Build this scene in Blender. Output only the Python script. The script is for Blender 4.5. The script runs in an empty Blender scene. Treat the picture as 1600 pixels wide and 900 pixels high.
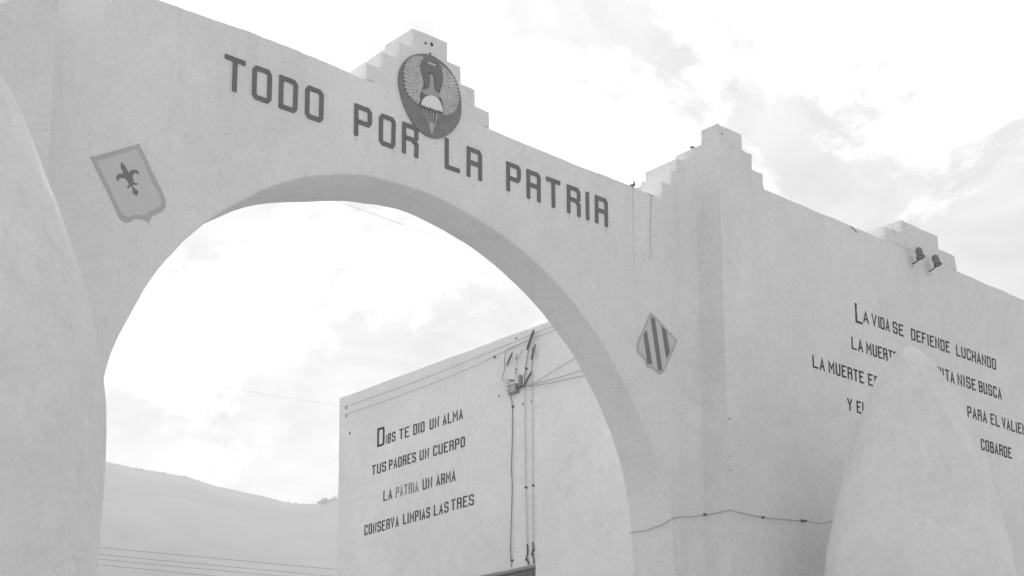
import bpy, bmesh, math, random
from mathutils import Vector, Matrix, noise
random.seed(7)
S = bpy.context.scene
R = math.radians

# ------------------------------------------------------------------ camera
YAW, PITCH, ROLL = 0.72346, 0.18750, -0.0045
EYE = Vector((0, 0, 1.65))
cd = bpy.data.cameras.new("camera")
cam = bpy.data.objects.new("camera", cd)
S.collection.objects.link(cam)
S.camera = cam
cd.sensor_fit = 'HORIZONTAL'; cd.sensor_width = 36.0
cd.lens = 36.0 * 2520.77 / 1600
cd.shift_y = (887.13 - 450) / 1600          # the print is the upper part of a taller negative
cd.clip_start = 0.1; cd.clip_end = 5000
fw = Vector((math.sin(YAW) * math.cos(PITCH), math.cos(YAW) * math.cos(PITCH), math.sin(PITCH)))
rt0 = Vector((math.cos(YAW), -math.sin(YAW), 0)); up0 = rt0.cross(fw)
rt = rt0 * math.cos(ROLL) + up0 * math.sin(ROLL)
up = -rt0 * math.sin(ROLL) + up0 * math.cos(ROLL)
m = Matrix((rt, up, -fw)).transposed().to_4x4(); m.translation = EYE
cam.matrix_world = m

# ------------------------------------------------------------------ sky, sun, exposure
SUN_EL, SUN_AZ = R(50), R(27)               # behind the gate, a little to the right; azimuth from +Y towards +X
W = bpy.data.worlds.new("World"); S.world = W; W.use_nodes = True
nt = W.node_tree; nt.nodes.clear()
def N(t, nt=nt, **k):
    n = nt.nodes.new(t)
    for a, b in k.items(): setattr(n, a, b)
    return n
def mth(nt, op, a, b=None, c=None, clamp=False):
    n = nt.nodes.new('ShaderNodeMath'); n.operation = op; n.use_clamp = clamp
    for i, v in enumerate((a, b, c)):
        if v is None: continue
        if isinstance(v, (int, float)): n.inputs[i].default_value = v
        else: nt.links.new(v, n.inputs[i])
    return n.outputs[0]
L = nt.links.new
sky = N('ShaderNodeTexSky', sky_type='NISHITA', sun_disc=False, sun_elevation=SUN_EL, sun_rotation=SUN_AZ)
sky.dust_density = 4; sky.air_density = 1
bw = N('ShaderNodeRGBToBW'); L(sky.outputs[0], bw.inputs[0])
tc = N('ShaderNodeTexCoord'); sp = N('ShaderNodeSeparateXYZ'); L(tc.outputs['Generated'], sp.inputs[0])
zz = mth(nt, 'ADD', mth(nt, 'MAXIMUM', sp.outputs[2], 0.0), 0.35)
cx = N('ShaderNodeCombineXYZ')
L(mth(nt, 'DIVIDE', sp.outputs[0], zz), cx.inputs[0]); L(mth(nt, 'DIVIDE', sp.outputs[1], zz), cx.inputs[1])
def wnoise(scale, detail, rough, dist, off):
    mp = N('ShaderNodeMapping'); mp.inputs['Location'].default_value = off; L(cx.outputs[0], mp.inputs[0])
    n = N('ShaderNodeTexNoise'); n.inputs['Scale'].default_value = scale; n.inputs['Detail'].default_value = detail
    n.inputs['Roughness'].default_value = rough; n.inputs['Distortion'].default_value = dist
    L(mp.outputs[0], n.inputs['Vector']); return n.outputs[0]
def ramp(nt, src, pts):
    r = nt.nodes.new('ShaderNodeValToRGB'); cr = r.color_ramp
    while len(cr.elements) < len(pts): cr.elements.new(0.5)
    for e, (p, v) in zip(cr.elements, pts): e.position = p; e.color = (v, v, v, 1)
    nt.links.new(src, r.inputs[0]); return r.outputs[0]
dt = N('ShaderNodeVectorMath', operation='DOT_PRODUCT'); L(tc.outputs['Generated'], dt.inputs[0])
dt.inputs[1].default_value = (math.sin(SUN_AZ) * math.cos(SUN_EL), math.cos(SUN_AZ) * math.cos(SUN_EL), math.sin(SUN_EL))
near_sun = dt.outputs['Value']               # the veil of cloud thickens and brightens around the hidden sun
field = mth(nt, 'ADD', mth(nt, 'MULTIPLY', wnoise(3.0, 10, .66, .5, (1.2, 4.4, 0)), 1.0), mth(nt, 'MULTIPLY', mth(nt, 'SUBTRACT', near_sun, .90), .55))
cover = ramp(nt, field, [(0.44, 0.0), (0.53, 1.0)])
puff = ramp(nt, wnoise(8.0, 9, .62, .8, (0.4, 7.7, 2)), [(0.34, 0.0), (0.66, 1.0)])
# cloud deck brightness, in the sky texture's own units
cloud = mth(nt, 'ADD', 4.7, mth(nt, 'MULTIPLY', puff, .7))
thin = mth(nt, 'ADD', mth(nt, 'MULTIPLY', bw.outputs[0], 0.12), mth(nt, 'ADD', 1.05, mth(nt, 'MULTIPLY', puff, 1.0)))
mx = N('ShaderNodeMix', data_type='FLOAT')
L(cover, mx.inputs[0]); L(thin, mx.inputs[2]); L(cloud, mx.inputs[3])
bg = N('ShaderNodeBackground'); bg.inputs['Strength'].default_value = 0.13
L(mx.outputs[0], bg.inputs['Color'])
wo = N('ShaderNodeOutputWorld'); L(bg.outputs[0], wo.inputs[0])

sd = bpy.data.lights.new("sun", 'SUN'); sd.energy = 2.8; sd.angle = R(9); sd.color = (1, 1, 1)
sun = bpy.data.objects.new("sun", sd); S.collection.objects.link(sun)
to_sun = Vector((math.sin(SUN_AZ) * math.cos(SUN_EL), math.cos(SUN_AZ) * math.cos(SUN_EL), math.sin(SUN_EL)))
sun.rotation_euler = to_sun.to_track_quat('Z', 'Y').to_euler(); sun.location = to_sun * 60
S.view_settings.view_transform = 'Standard'; S.view_settings.look = 'None'
S.view_settings.exposure = 0.94; S.view_settings.gamma = 1
S.render.engine = 'CYCLES'
S.cycles.use_denoising = True
S.cycles.max_bounces = 8; S.cycles.diffuse_bounces = 4; S.cycles.volume_bounces = 2
S.cycles.caustics_reflective = False; S.cycles.caustics_refractive = False

# ------------------------------------------------------------------ materials (the photograph is black and white)
def base_mat(name, v, rough=0.9, spec=0.2, metal=0.0):
    mt = bpy.data.materials.new(name); mt.use_nodes = True
    b = mt.node_tree.nodes['Principled BSDF']
    b.inputs['Base Color'].default_value = (v, v, v, 1); b.inputs['Roughness'].default_value = rough
    b.inputs['Specular IOR Level'].default_value = spec; b.inputs['Metallic'].default_value = metal
    return mt, mt.node_tree, b
def tnoise(nt, vec, scale, detail=4, rough=.55, stretch=(1, 1, 1), off=(0, 0, 0)):
    mp = nt.nodes.new('ShaderNodeMapping'); mp.inputs['Scale'].default_value = stretch
    mp.inputs['Location'].default_value = off; nt.links.new(vec, mp.inputs[0])
    n = nt.nodes.new('ShaderNodeTexNoise'); n.inputs['Scale'].default_value = scale
    n.inputs['Detail'].default_value = detail; n.inputs['Roughness'].default_value = rough
    nt.links.new(mp.outputs[0], n.inputs['Vector']); return n.outputs[0]
def plaster(name, v, ztop=9.5, streak=0.12, blotch=0.11, grain=0.11, bump=0.4, scuff=0.0):
    """lime washed stucco: trowel undulation, fine sand grain, rain streaks that start at the coping"""
    mt, nt, b = base_mat(name, v, 0.95, 0.12)
    g = nt.nodes.new('ShaderNodeNewGeometry').outputs['Position']
    big = tnoise(nt, g, 0.55, 5, .6)
    mid = tnoise(nt, g, 3.5, 5, .65, off=(5, 2, 9))
    fine = tnoise(nt, g, 42, 3, .7)
    grit = tnoise(nt, g, 26, 2, .6, off=(2, 7, 4))
    st = tnoise(nt, g, 4.0, 5, .7, stretch=(1, 1, .16))
    st2 = tnoise(nt, g, 15, 4, .65, stretch=(1, 1, .07), off=(3, 3, 0))
    sep = nt.nodes.new('ShaderNodeSeparateXYZ'); nt.links.new(g, sep.inputs[0])
    near_top = mth(nt, 'POWER', mth(nt, 'SUBTRACT', 1.0, mth(nt, 'MULTIPLY', mth(nt, 'ABSOLUTE', mth(nt, 'SUBTRACT', sep.outputs[2], ztop)), .28), clamp=True), 1.6, clamp=True)
    sm = ramp(nt, st, [(0.50, 0), (0.72, 1)]); sm2 = ramp(nt, st2, [(0.52, 0), (0.75, 1)])
    dirt = mth(nt, 'MULTIPLY', mth(nt, 'ADD', sm, mth(nt, 'MULTIPLY', sm2, .7)), mth(nt, 'ADD', .22, near_top))
    val = mth(nt, 'MULTIPLY', mth(nt, 'SUBTRACT', big, .5), blotch * 2)
    val = mth(nt, 'ADD', val, mth(nt, 'MULTIPLY', mth(nt, 'SUBTRACT', mid, .5), blotch * 1.3))
    val = mth(nt, 'ADD', val, mth(nt, 'MULTIPLY', mth(nt, 'SUBTRACT', fine, .5), grain * 2))
    val = mth(nt, 'ADD', val, mth(nt, 'MULTIPLY', mth(nt, 'SUBTRACT', grit, .5), grain * 1.6))
    val = mth(nt, 'SUBTRACT', val, mth(nt, 'MULTIPLY', mth(nt, 'MULTIPLY', dirt, ramp(nt, mid, [(.35, 0), (.65, 1)])), streak))
    if scuff:
        sc = ramp(nt, tnoise(nt, g, 14, 6, .75, off=(1, 8, 2)), [(0.60, 0), (0.68, 1)])
        val = mth(nt, 'SUBTRACT', val, mth(nt, 'MULTIPLY', sc, scuff))
    # small chips where the lime has flaked away
    vo = nt.nodes.new('ShaderNodeTexVoronoi'); vo.inputs['Scale'].default_value = 2.2; nt.links.new(g, vo.inputs['Vector'])
    chip = ramp(nt, vo.outputs['Distance'], [(0.018, 1), (0.03, 0)])
    val = mth(nt, 'SUBTRACT', val, mth(nt, 'MULTIPLY', chip, .16))
    v2 = nt.nodes.new('ShaderNodeTexVoronoi'); v2.inputs['Scale'].default_value = 5.5; nt.links.new(g, v2.inputs['Vector'])
    val = mth(nt, 'ADD', val, mth(nt, 'MULTIPLY', ramp(nt, v2.outputs['Distance'], [(0.04, 1), (0.09, 0)]), .06))
    # hairline cracks, only in some patches
    wn = nt.nodes.new('ShaderNodeTexNoise'); wn.inputs['Scale'].default_value = 1.7; wn.inputs['Detail'].default_value = 6; nt.links.new(g, wn.inputs['Vector'])
    va = nt.nodes.new('ShaderNodeVectorMath'); va.operation = 'MULTIPLY_ADD'; nt.links.new(wn.outputs['Color'], va.inputs[0]); va.inputs[1].default_value = (1.6, 1.6, 1.6); nt.links.new(g, va.inputs[2])
    ve = nt.nodes.new('ShaderNodeTexVoronoi'); ve.feature = 'DISTANCE_TO_EDGE'; ve.inputs['Scale'].default_value = .62; nt.links.new(va.outputs[0], ve.inputs['Vector'])
    hair = mth(nt, 'MULTIPLY', ramp(nt, ve.outputs['Distance'], [(0.0015, 1), (0.006, 0)]), ramp(nt, tnoise(nt, g, .8, 3, .6, off=(7, 7, 1)), [(.50, 0), (.62, 1)]))
    val = mth(nt, 'SUBTRACT', val, mth(nt, 'MULTIPLY', hair, .13))
    # patches limewashed again at another time
    patch = ramp(nt, tnoise(nt, g, .9, 3, .45, off=(2, 5, 8)), [(.545, 0), (.565, 1)])
    val = mth(nt, 'ADD', val, mth(nt, 'MULTIPLY', patch, .022))
    pat = ramp(nt, tnoise(nt, g, 9, 6, .8, off=(4, 1, 6)), [(.52, 0), (.60, 1)])
    val = mth(nt, 'SUBTRACT', val, mth(nt, 'MULTIPLY', pat, .038))
    val = mth(nt, 'MULTIPLY', mth(nt, 'ADD', 1.0, val), v, clamp=True)
    cb = nt.nodes.new('ShaderNodeCombineColor')
    for i in range(3): nt.links.new(val, cb.inputs[i])
    nt.links.new(cb.outputs[0], b.inputs['Base Color'])
    hh = mth(nt, 'ADD', mth(nt, 'MULTIPLY', big, .05), mth(nt, 'ADD', mth(nt, 'MULTIPLY', mid, .018), mth(nt, 'MULTIPLY', fine, .0045)))
    bp = nt.nodes.new('ShaderNodeBump'); bp.inputs['Strength'].default_value = bump; bp.inputs['Distance'].default_value = 1.0
    nt.links.new(hh, bp.inputs['Height']); nt.links.new(bp.outputs[0], b.inputs['Normal'])
    return mt
def paint(name, v, var=.10, worn=0.0, wornv=.6, rough=.7):
    mt, nt, b = base_mat(name, v, rough, .2)
    g = nt.nodes.new('ShaderNodeNewGeometry').outputs['Position']
    n1 = tnoise(nt, g, 9, 5, .7); n2 = tnoise(nt, g, 60, 3, .7)
    f = mth(nt, 'ADD', 1.0, mth(nt, 'ADD', mth(nt, 'MULTIPLY', mth(nt, 'SUBTRACT', n1, .5), var * 3), mth(nt, 'MULTIPLY', mth(nt, 'SUBTRACT', n2, .5), var)))
    val = mth(nt, 'MULTIPLY', f, v)
    if worn:
        mk = ramp(nt, tnoise(nt, g, 24, 5, .8, off=(9, 1, 4)), [(max(0, .64 - worn * .3), 0), (min(1, .74 - worn * .25), 1)])
        mxn = nt.nodes.new('ShaderNodeMix'); mxn.data_type = 'FLOAT'
        nt.links.new(mk, mxn.inputs[0]); nt.links.new(val, mxn.inputs[2]); mxn.inputs[3].default_value = wornv
        val = mxn.outputs[0]
    cb = nt.nodes.new('ShaderNodeCombineColor')
    for i in range(3): nt.links.new(val, cb.inputs[i])
    nt.links.new(cb.outputs[0], b.inputs['Base Color'])
    return mt
M = dict(
    facade=plaster('facade_limewash', .85, 9.35),
    crest=plaster('crest_limewash', .83, 10.0, scuff=.06),
    wing=plaster('wing_limewash', .80, 9.6, streak=.08),
    rough=plaster('flaking_limewash', .80, 9.9, scuff=.20, blotch=.12),
    box=plaster('sentry_limewash', .85, 7.4, streak=.22, blotch=.16, grain=.08),
    block=plaster('building_limewash', .87, 9.1, streak=.07),
    letter=paint('grey_letter_enamel', .175, .10, .06, .42),
    text=paint('black_sign_paint', .035, .12, .22, .45),
    faded=paint('faded_sign_paint', .22, .15, .5, .60),
    disc=paint('emblem_grey', .235, .2, .3, .36), wingp=paint('emblem_pale_grey', .62, .2, .45, .34),
    dark=paint('emblem_dark_grey', .20, .08, .05, .4), white=paint('emblem_white', .88, .03),
    mid=paint('emblem_mid_grey', .42, .1, .2, .3), line=paint('emblem_line_grey', .48, .1, .3, .3),
    sfill=paint('shield_pale_grey', .66, .05, .12, .66), sborder=paint('shield_border_grey', .52, .06, .15, .56),
    slight=paint('shield_light_grey', .66, .06, .1, .56), fleur=paint('shield_dark_grey', .22, .06, .06, .44),
    hole=paint('hole_shadow_grey', .06), drip=paint('rust_drip_grey', .66, .1, .5, .76), crack=paint('crack_grey', .48, .2, .35, .62), metal=paint('dark_iron', .09, .2, .2, .3, .5),
    cable=paint('grey_cable_sheath', .30, .15), lamp=paint('dark_lamp_enamel', .20, .2), conduit=paint('limewashed_conduit', .66, .1, .2, .35), glass=paint('dusty_glass', .30, .1, 0, .6, .25),
    door=paint('grey_door_paint', .24, .08, .1, .35), porcelain=paint('brown_glazed_insulator', .14, .1, 0, .5, .3),
    pale=paint('pale_porcelain', .7, .05, 0, .5, .3), wire=paint('overhead_wire', .12))

# ------------------------------------------------------------------ object helpers
C = S.collection
def tag(o, label=None, cat=None, group=None, kind=None):
    for k, v in (('label', label), ('category', cat), ('group', group), ('kind', kind)):
        if v: o[k] = v
    return o
def thing(name, loc, label, cat, group=None):
    o = bpy.data.objects.new(name, None); C.objects.link(o); o.location = loc; o.empty_display_size = .3
    bpy.context.view_layer.update()
    return tag(o, label, cat, group)
def root_loc(p):
    v = Vector((0, 0, 0))
    while p is not None: v += p.location; p = p.parent
    return v
def link(name, bm, mat, parent=None, angle=32, smooth=True, origin=None):
    """links a bmesh given in world coordinates as ONE object; its origin is put at its own base"""
    me = bpy.data.meshes.new(name)
    bmesh.ops.recalc_face_normals(bm, faces=bm.faces)
    vs = [v.co for v in bm.verts]
    if origin is None:
        origin = Vector(((min(v.x for v in vs) + max(v.x for v in vs)) / 2, (min(v.y for v in vs) + max(v.y for v in vs)) / 2, min(v.z for v in vs)))
    bmesh.ops.translate(bm, verts=bm.verts, vec=-origin)
    bm.to_mesh(me); bm.free()
    if smooth:
        me.polygons.foreach_set('use_smooth', [True] * len(me.polygons)); me.set_sharp_from_angle(angle=R(angle))
    me.materials.append(mat)
    o = bpy.data.objects.new(name, me); C.objects.link(o); o.parent = parent
    o.location = origin - root_loc(parent)
    return o
# planes: 'D' facade-like (x,z at depth y, faces -y), 'B' building side wall (y,z at x, faces -x)
def P3(plane, u, z, off):
    k, d = plane
    return Vector((u, d - off, z)) if k == 'y' else Vector((d - off, u, z))
def slab(outline, plane, thick, inset=.022, jit=.006, seg=3, step=.09, keep=lambda u, z: False, seed=0, bm=None, wave=1.0, still=None, back=None):
    still = still or keep
    """solid wall from an outline in its plane: hand trowelled, slightly wavy outline with rounded front and back arrises"""
    pts = []
    n = len(outline)
    for i in range(n):
        a, b = Vector(outline[i]), Vector(outline[(i + 1) % n])
        l = (b - a).length; k = max(1, int(l / step)) if a[1] + b[1] > 5 else max(1, int(l / 1.0))
        for j in range(k): pts.append(a.lerp(b, j / k))
    # orientation ccw
    ar = sum(pts[i].x * pts[(i + 1) % len(pts)].y - pts[(i + 1) % len(pts)].x * pts[i].y for i in range(len(pts)))
    if ar < 0: pts.reverse()
    n = len(pts); nrm = []
    for i in range(n):
        a = (pts[i] - pts[i - 1]).normalized(); b = (pts[(i + 1) % n] - pts[i]).normalized()
        na, nb = Vector((a.y, -a.x)), Vector((b.y, -b.x)); s = na + nb
        if s.length < .2: s = na
        s.normalize(); c = max(.45, s.dot(na)); nrm.append(s / c)
    out = []
    for i, p in enumerate(pts):
        q = p.copy()
        if not still(p.x, p.y) and p.y > .05:
            w = noise.noise(Vector((p.x * 2.1, p.y * 2.1, seed))) * jit * 2.2 * wave + noise.noise(Vector((p.x * 9, p.y * 9, seed + 5))) * jit
            q = p + nrm[i] * w
        out.append(q)
    bm = bm or bmesh.new()
    rings = []
    prof = [(inset * (1 - math.cos(t)), inset * (1 - math.sin(t))) for t in [math.pi / 2 * k / seg for k in range(seg + 1)]]
    # prof: (inward shift, depth below surface) from the outline side (0, inset) to the face (inset, 0)
    seqs = [(a, b) for a, b in prof]
    for side in (0, 1):
        for (a, b) in (seqs if side == 0 else list(reversed(seqs))):
            rv = []
            for i, q in enumerate(out):
                kp = keep(pts[i].x, pts[i].y)
                aa = 0 if kp else a
                r = q - nrm[i] * aa
                off = (-b if side == 0 else -thick + b)
                if side == 1 and back: r = r + Vector(back(pts[i].x, pts[i].y))
                rv.append((r, off))
            rings.append(rv)
    # order: front face ring first
    order = [rings[k] for k in range(seg, -1, -1)] + [rings[k] for k in range(2 * seg + 1, seg, -1)]
    V = [[bm.verts.new(P3(plane, r.x, r.y, off)) for r, off in rv] for rv in order]
    for k in range(len(V) - 1):
        for i in range(n):
            j = (i + 1) % n
            bm.faces.new((V[k][i], V[k][j], V[k + 1][j], V[k + 1][i]))
    bm.faces.new(V[0]); bm.faces.new(list(reversed(V[-1])))
    return bm
def flatpoly(pts, plane, off, thick, bm=None, rag=0.0, sub=0):
    """thin raised shape with the given outline; its face stands `off` proud of the plane"""
    bm = bm or bmesh.new()
    P = [Vector(p) for p in pts]
    if sub:
        Q = []
        for i in range(len(P)):
            a, b = P[i], P[(i + 1) % len(P)]; k = max(1, int((b - a).length / sub))
            Q += [a.lerp(b, j / k) for j in range(k)]
        P = Q
    if rag: P = [p + Vector((random.uniform(-rag, rag), random.uniform(-rag, rag))) for p in P]
    f = [bm.verts.new(P3(plane, p.x, p.y, off)) for p in P]; k = [bm.verts.new(P3(plane, p.x, p.y, off - thick)) for p in P]
    bm.faces.new(f)
    for i in range(len(P)):
        j = (i + 1) % len(P); bm.faces.new((f[i], f[j], k[j], k[i]))
    return bm
def smoothloop(pts, n=3):
    """Catmull-Rom closed loop"""
    P = [Vector(p) for p in pts]; out = []
    for i in range(len(P)):
        a, b, c, d = P[i - 1], P[i], P[(i + 1) % len(P)], P[(i + 2) % len(P)]
        for k in range(n):
            t = k / n
            out.append(.5 * ((2 * b) + (c - a) * t + (2 * a - 5 * b + 4 * c - d) * t * t + (3 * b - 3 * c + d - a) * t ** 3))
    return [tuple(v) for v in out]
def openspline(P, n=4):
    P = [Vector(p) for p in P]; out = []
    for i in range(len(P) - 1):
        a = P[max(0, i - 1)]; b, c = P[i], P[i + 1]; d = P[min(len(P) - 1, i + 2)]
        for k in range(n):
            t = k / n
            out.append(.5 * ((2 * b) + (c - a) * t + (2 * a - 5 * b + 4 * c - d) * t * t + (3 * b - 3 * c + d - a) * t ** 3))
    out.append(P[-1]); return out
def box(bm, x0, x1, y0, y1, z0, z1):
    v = [bm.verts.new((x, y, z)) for x in (x0, x1) for y in (y0, y1) for z in (z0, z1)]
    for f in ((0, 1, 3, 2), (4, 6, 7, 5), (0, 4, 5, 1), (2, 3, 7, 6), (0, 2, 6, 4), (1, 5, 7, 3)): bm.faces.new([v[i] for i in f])
    return bm
def tube(path, r, sides=6, bm=None, spl=0, closed_ends=True):
    bm = bm or bmesh.new()
    P = openspline(path, spl) if spl else [Vector(p) for p in path]
    rings = []; up_ = Vector((.13, .21, .97)).normalized()
    for i, p in enumerate(P):
        d = (P[min(i + 1, len(P) - 1)] - P[max(i - 1, 0)]).normalized()
        if abs(d.dot(up_)) > .95: ref = Vector((1, .1, 0))
        else: ref = up_
        a = d.cross(ref).normalized(); b = d.cross(a).normalized()
        rr = r[i] if isinstance(r, (list, tuple)) else r
        rings.append([bm.verts.new(p + (a * math.cos(t) + b * math.sin(t)) * rr) for t in [2 * math.pi * k / sides for k in range(sides)]])
    for i in range(len(rings) - 1):
        for k in range(sides):
            j = (k + 1) % sides; bm.faces.new((rings[i][k], rings[i][j], rings[i + 1][j], rings[i + 1][k]))
    bm.faces.new(rings[0]); bm.faces.new(list(reversed(rings[-1])))
    return bm
def dome(bm, plane, u, z, r, off=.0, sides=10, h=None):
    """small raised knob or plugged hole lying on a wall"""
    h = r * .5 if h is None else h
    rings = []
    for t in (0, .5, .85):
        rr = r * math.cos(t * math.pi / 2)
        rings.append([bm.verts.new(P3(plane, u + rr * math.cos(a), z + rr * math.sin(a), off + h * math.sin(t * math.pi / 2))) for a in [2 * math.pi * k / sides for k in range(sides)]])
    base = [bm.verts.new(P3(plane, u + r * math.cos(a), z + r * math.sin(a), off - .02)) for a in [2 * math.pi * k / sides for k in range(sides)]]
    rings.insert(0, base)
    for i in range(len(rings) - 1):
        for k in range(sides):
            j = (k + 1) % sides; bm.faces.new((rings[i][k], rings[i][j], rings[i + 1][j], rings[i + 1][k]))
    bm.faces.new(rings[-1])
    return bm

# ------------------------------------------------------------------ lettering: chamfered block capitals as strokes on a unit cell
c = .13
O_ = [((c, 0), (1 - c, 0), (1, c * .7), (1, 1 - c * .7), (1 - c, 1), (c, 1), (0, 1 - c * .7), (0, c * .7), 'z')]
G = {
 'O': O_, 'D': [((0, 0), (1 - c, 0), (1, c * .7), (1, 1 - c * .7), (1 - c, 1), (0, 1), 'z')],
 'T': [((0, 1), (1, 1)), ((.5, .97), (.5, 0))],
 'P': [((0, 0), (0, 1), (1 - c, 1), (1, 1 - c * .7), (1, .56), (1 - c, .46), (.1, .46))],
 'R': [((0, 0), (0, 1), (1 - c, 1), (1, 1 - c * .7), (1, .62), (1 - c, .53), (.1, .53)), ((.72, .5), (1, .40), (1, 0))],
 'L': [((0, 1), (0, 0), (1, 0))],
 'A': [((0, 0), (0, 1), (1 - c, 1), (1, 1 - c * .7), (1, 0)), ((.06, .5), (.94, .5))],
 'I': [((.5, 0), (.5, 1))],
 'a': [((0, 0), (.5, 1), (1, 0)), ((.22, .3), (.78, .3))],
 'C': [((1, .80), (1, .9), (1 - c, 1), (c, 1), (0, .88), (0, .12), (c, 0), (1 - c, 0), (1, .1), (1, .22))],
 'E': [((1, 1), (0, 1), (0, 0), (1, 0)), ((.05, .53), (.8, .53))],
 'F': [((1, 1), (0, 1), (0, 0)), ((.05, .53), (.8, .53))],
 'S': [((1, .80), (1, .9), (1 - c, 1), (c, 1), (0, .9), (0, .64), (c, .53), (1 - c, .48), (1, .38), (1, .1), (1 - c, 0), (c, 0), (0, .1), (0, .2))],
 'U': [((0, 1), (0, .12), (c, 0), (1 - c, 0), (1, .12), (1, 1))],
 'N': [((0, 0), (0, 1), (1, 0), (1, 1))],
 'M': [((0, 0), (0, 1), (.5, .35), (1, 1), (1, 0))],
 'H': [((0, 0), (0, 1)), ((1, 0), (1, 1)), ((.05, .5), (.95, .5))],
 'V': [((0, 1), (.5, 0), (1, 1))],
 'Y': [((0, 1), (.5, .45), (1, 1)), ((.5, .48), (.5, 0))],
 'B': [((0, 0), (0, 1), (1 - c, 1), (1, .9), (1, .62), (1 - c, .53), (.1, .53)), ((.8, .51), (1, .42), (1, .1), (1 - c, 0), (.05, 0))],
 '8': [((0, .12), (c, 0), (1 - c, 0), (1, .12), (1, .4), (.8, .52), (1, .64), (1, .88), (1 - c, 1), (c, 1), (0, .88), (0, .64), (.2, .52), (0, .4), 'z')],
}
def stroke(pl, closed, wu, wz):
    """outer and inner offsets of a polyline with mitred corners; strokes may be wider one way than the other"""
    n = len(pl); P = [Vector((p[0] / wu, p[1] / wz)) for p in pl]; a_, b_ = [], []
    for i in range(n):
        d1 = (P[i] - P[i - 1]).normalized() if (closed or i > 0) else (P[1] - P[0]).normalized()
        d2 = (P[(i + 1) % n] - P[i]).normalized() if (closed or i < n - 1) else d1
        n1, n2 = Vector((-d1.y, d1.x)), Vector((-d2.y, d2.x)); s = (n1 + n2)
        if s.length < 1e-3: s = n1
        s.normalize(); s = s / max(.5, s.dot(n1)) * .5
        a_.append(P[i] + s); b_.append(P[i] - s)
    sc = lambda v: Vector((v.x * wu, v.y * wz))
    return [sc(v) for v in a_], [sc(v) for v in b_]
def glyph(ch, plane, u0, u1, z0, z1, wu, wz, off, thick, wob=0.0):
    sgn = 1 if u1 > u0 else -1; w = abs(u1 - u0); h = z1 - z0
    bm = bmesh.new()
    iw, ih = max(w - wu, .001), max(h - wz, .001)
    for k, pl in enumerate(G[ch]):
        closed = pl[-1] == 'z'; pts = [p for p in pl if p != 'z']
        q = [(wu / 2 + p[0] * iw + random.uniform(-wob, wob), wz / 2 + p[1] * ih + random.uniform(-wob, wob)) for p in pts]
        if not closed:      # let free ends reach the cell edge
            for e, nb in ((0, 1), (-1, -2)):
                a, b = Vector(q[e]), Vector(q[nb]); d = (a - b).normalized()
                ext = (wz if abs(d.y) > abs(d.x) else wu) / 2
                if pts[e][0] in (0, 1) or pts[e][1] in (0, 1): q[e] = tuple(a + d * ext)
        A, B = stroke(q, closed, wu, wz); n = len(q); o = off + k * .0012
        va = [[bm.verts.new(P3(plane, u0 + sgn * v.x, z0 + v.y, oo)) for v in side] for side in (A, B) for oo in (o, o - thick)]
        for i in range(n if closed else n - 1):
            j = (i + 1) % n
            bm.faces.new((va[0][i], va[0][j], va[2][j], va[2][i]))
            bm.faces.new((va[0][i], va[1][i], va[1][j], va[0][j]))
            bm.faces.new((va[2][j], va[3][j], va[3][i], va[2][i]))
        if not closed:
            for e in (0, n - 1): bm.faces.new((va[0][e], va[2][e], va[3][e], va[1][e]))
    return bm
NARROW = {'I': .34, 'M': 1.25, 'T': .98}
def word(txt, plane, u0, u1, z0, z1, wu, wz, mat, parent, off=.004, gap=.30, wobz=.0025):
    ws = [NARROW.get(ch, 1.0) for ch in txt]; tot = sum(ws) + gap * (len(ws) - 1)
    k = (u1 - u0) / tot; x = u0
    for ch, w in zip(txt, ws):
        a, b = x, x + w * k; dz = random.uniform(-wobz, wobz)
        g = 'a' if ch == 'A' else ch
        if ch == 'I': cx_ = (a + b) / 2; s = 1 if b > a else -1; a, b = cx_ - s * wu / 2, cx_ + s * wu / 2
        link('letter', glyph(g, plane, a, b, z0 + dz, z1 + dz, wu, wz, off, .008, .0012), mat, parent, smooth=False)
        x += (w + gap) * k

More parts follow.
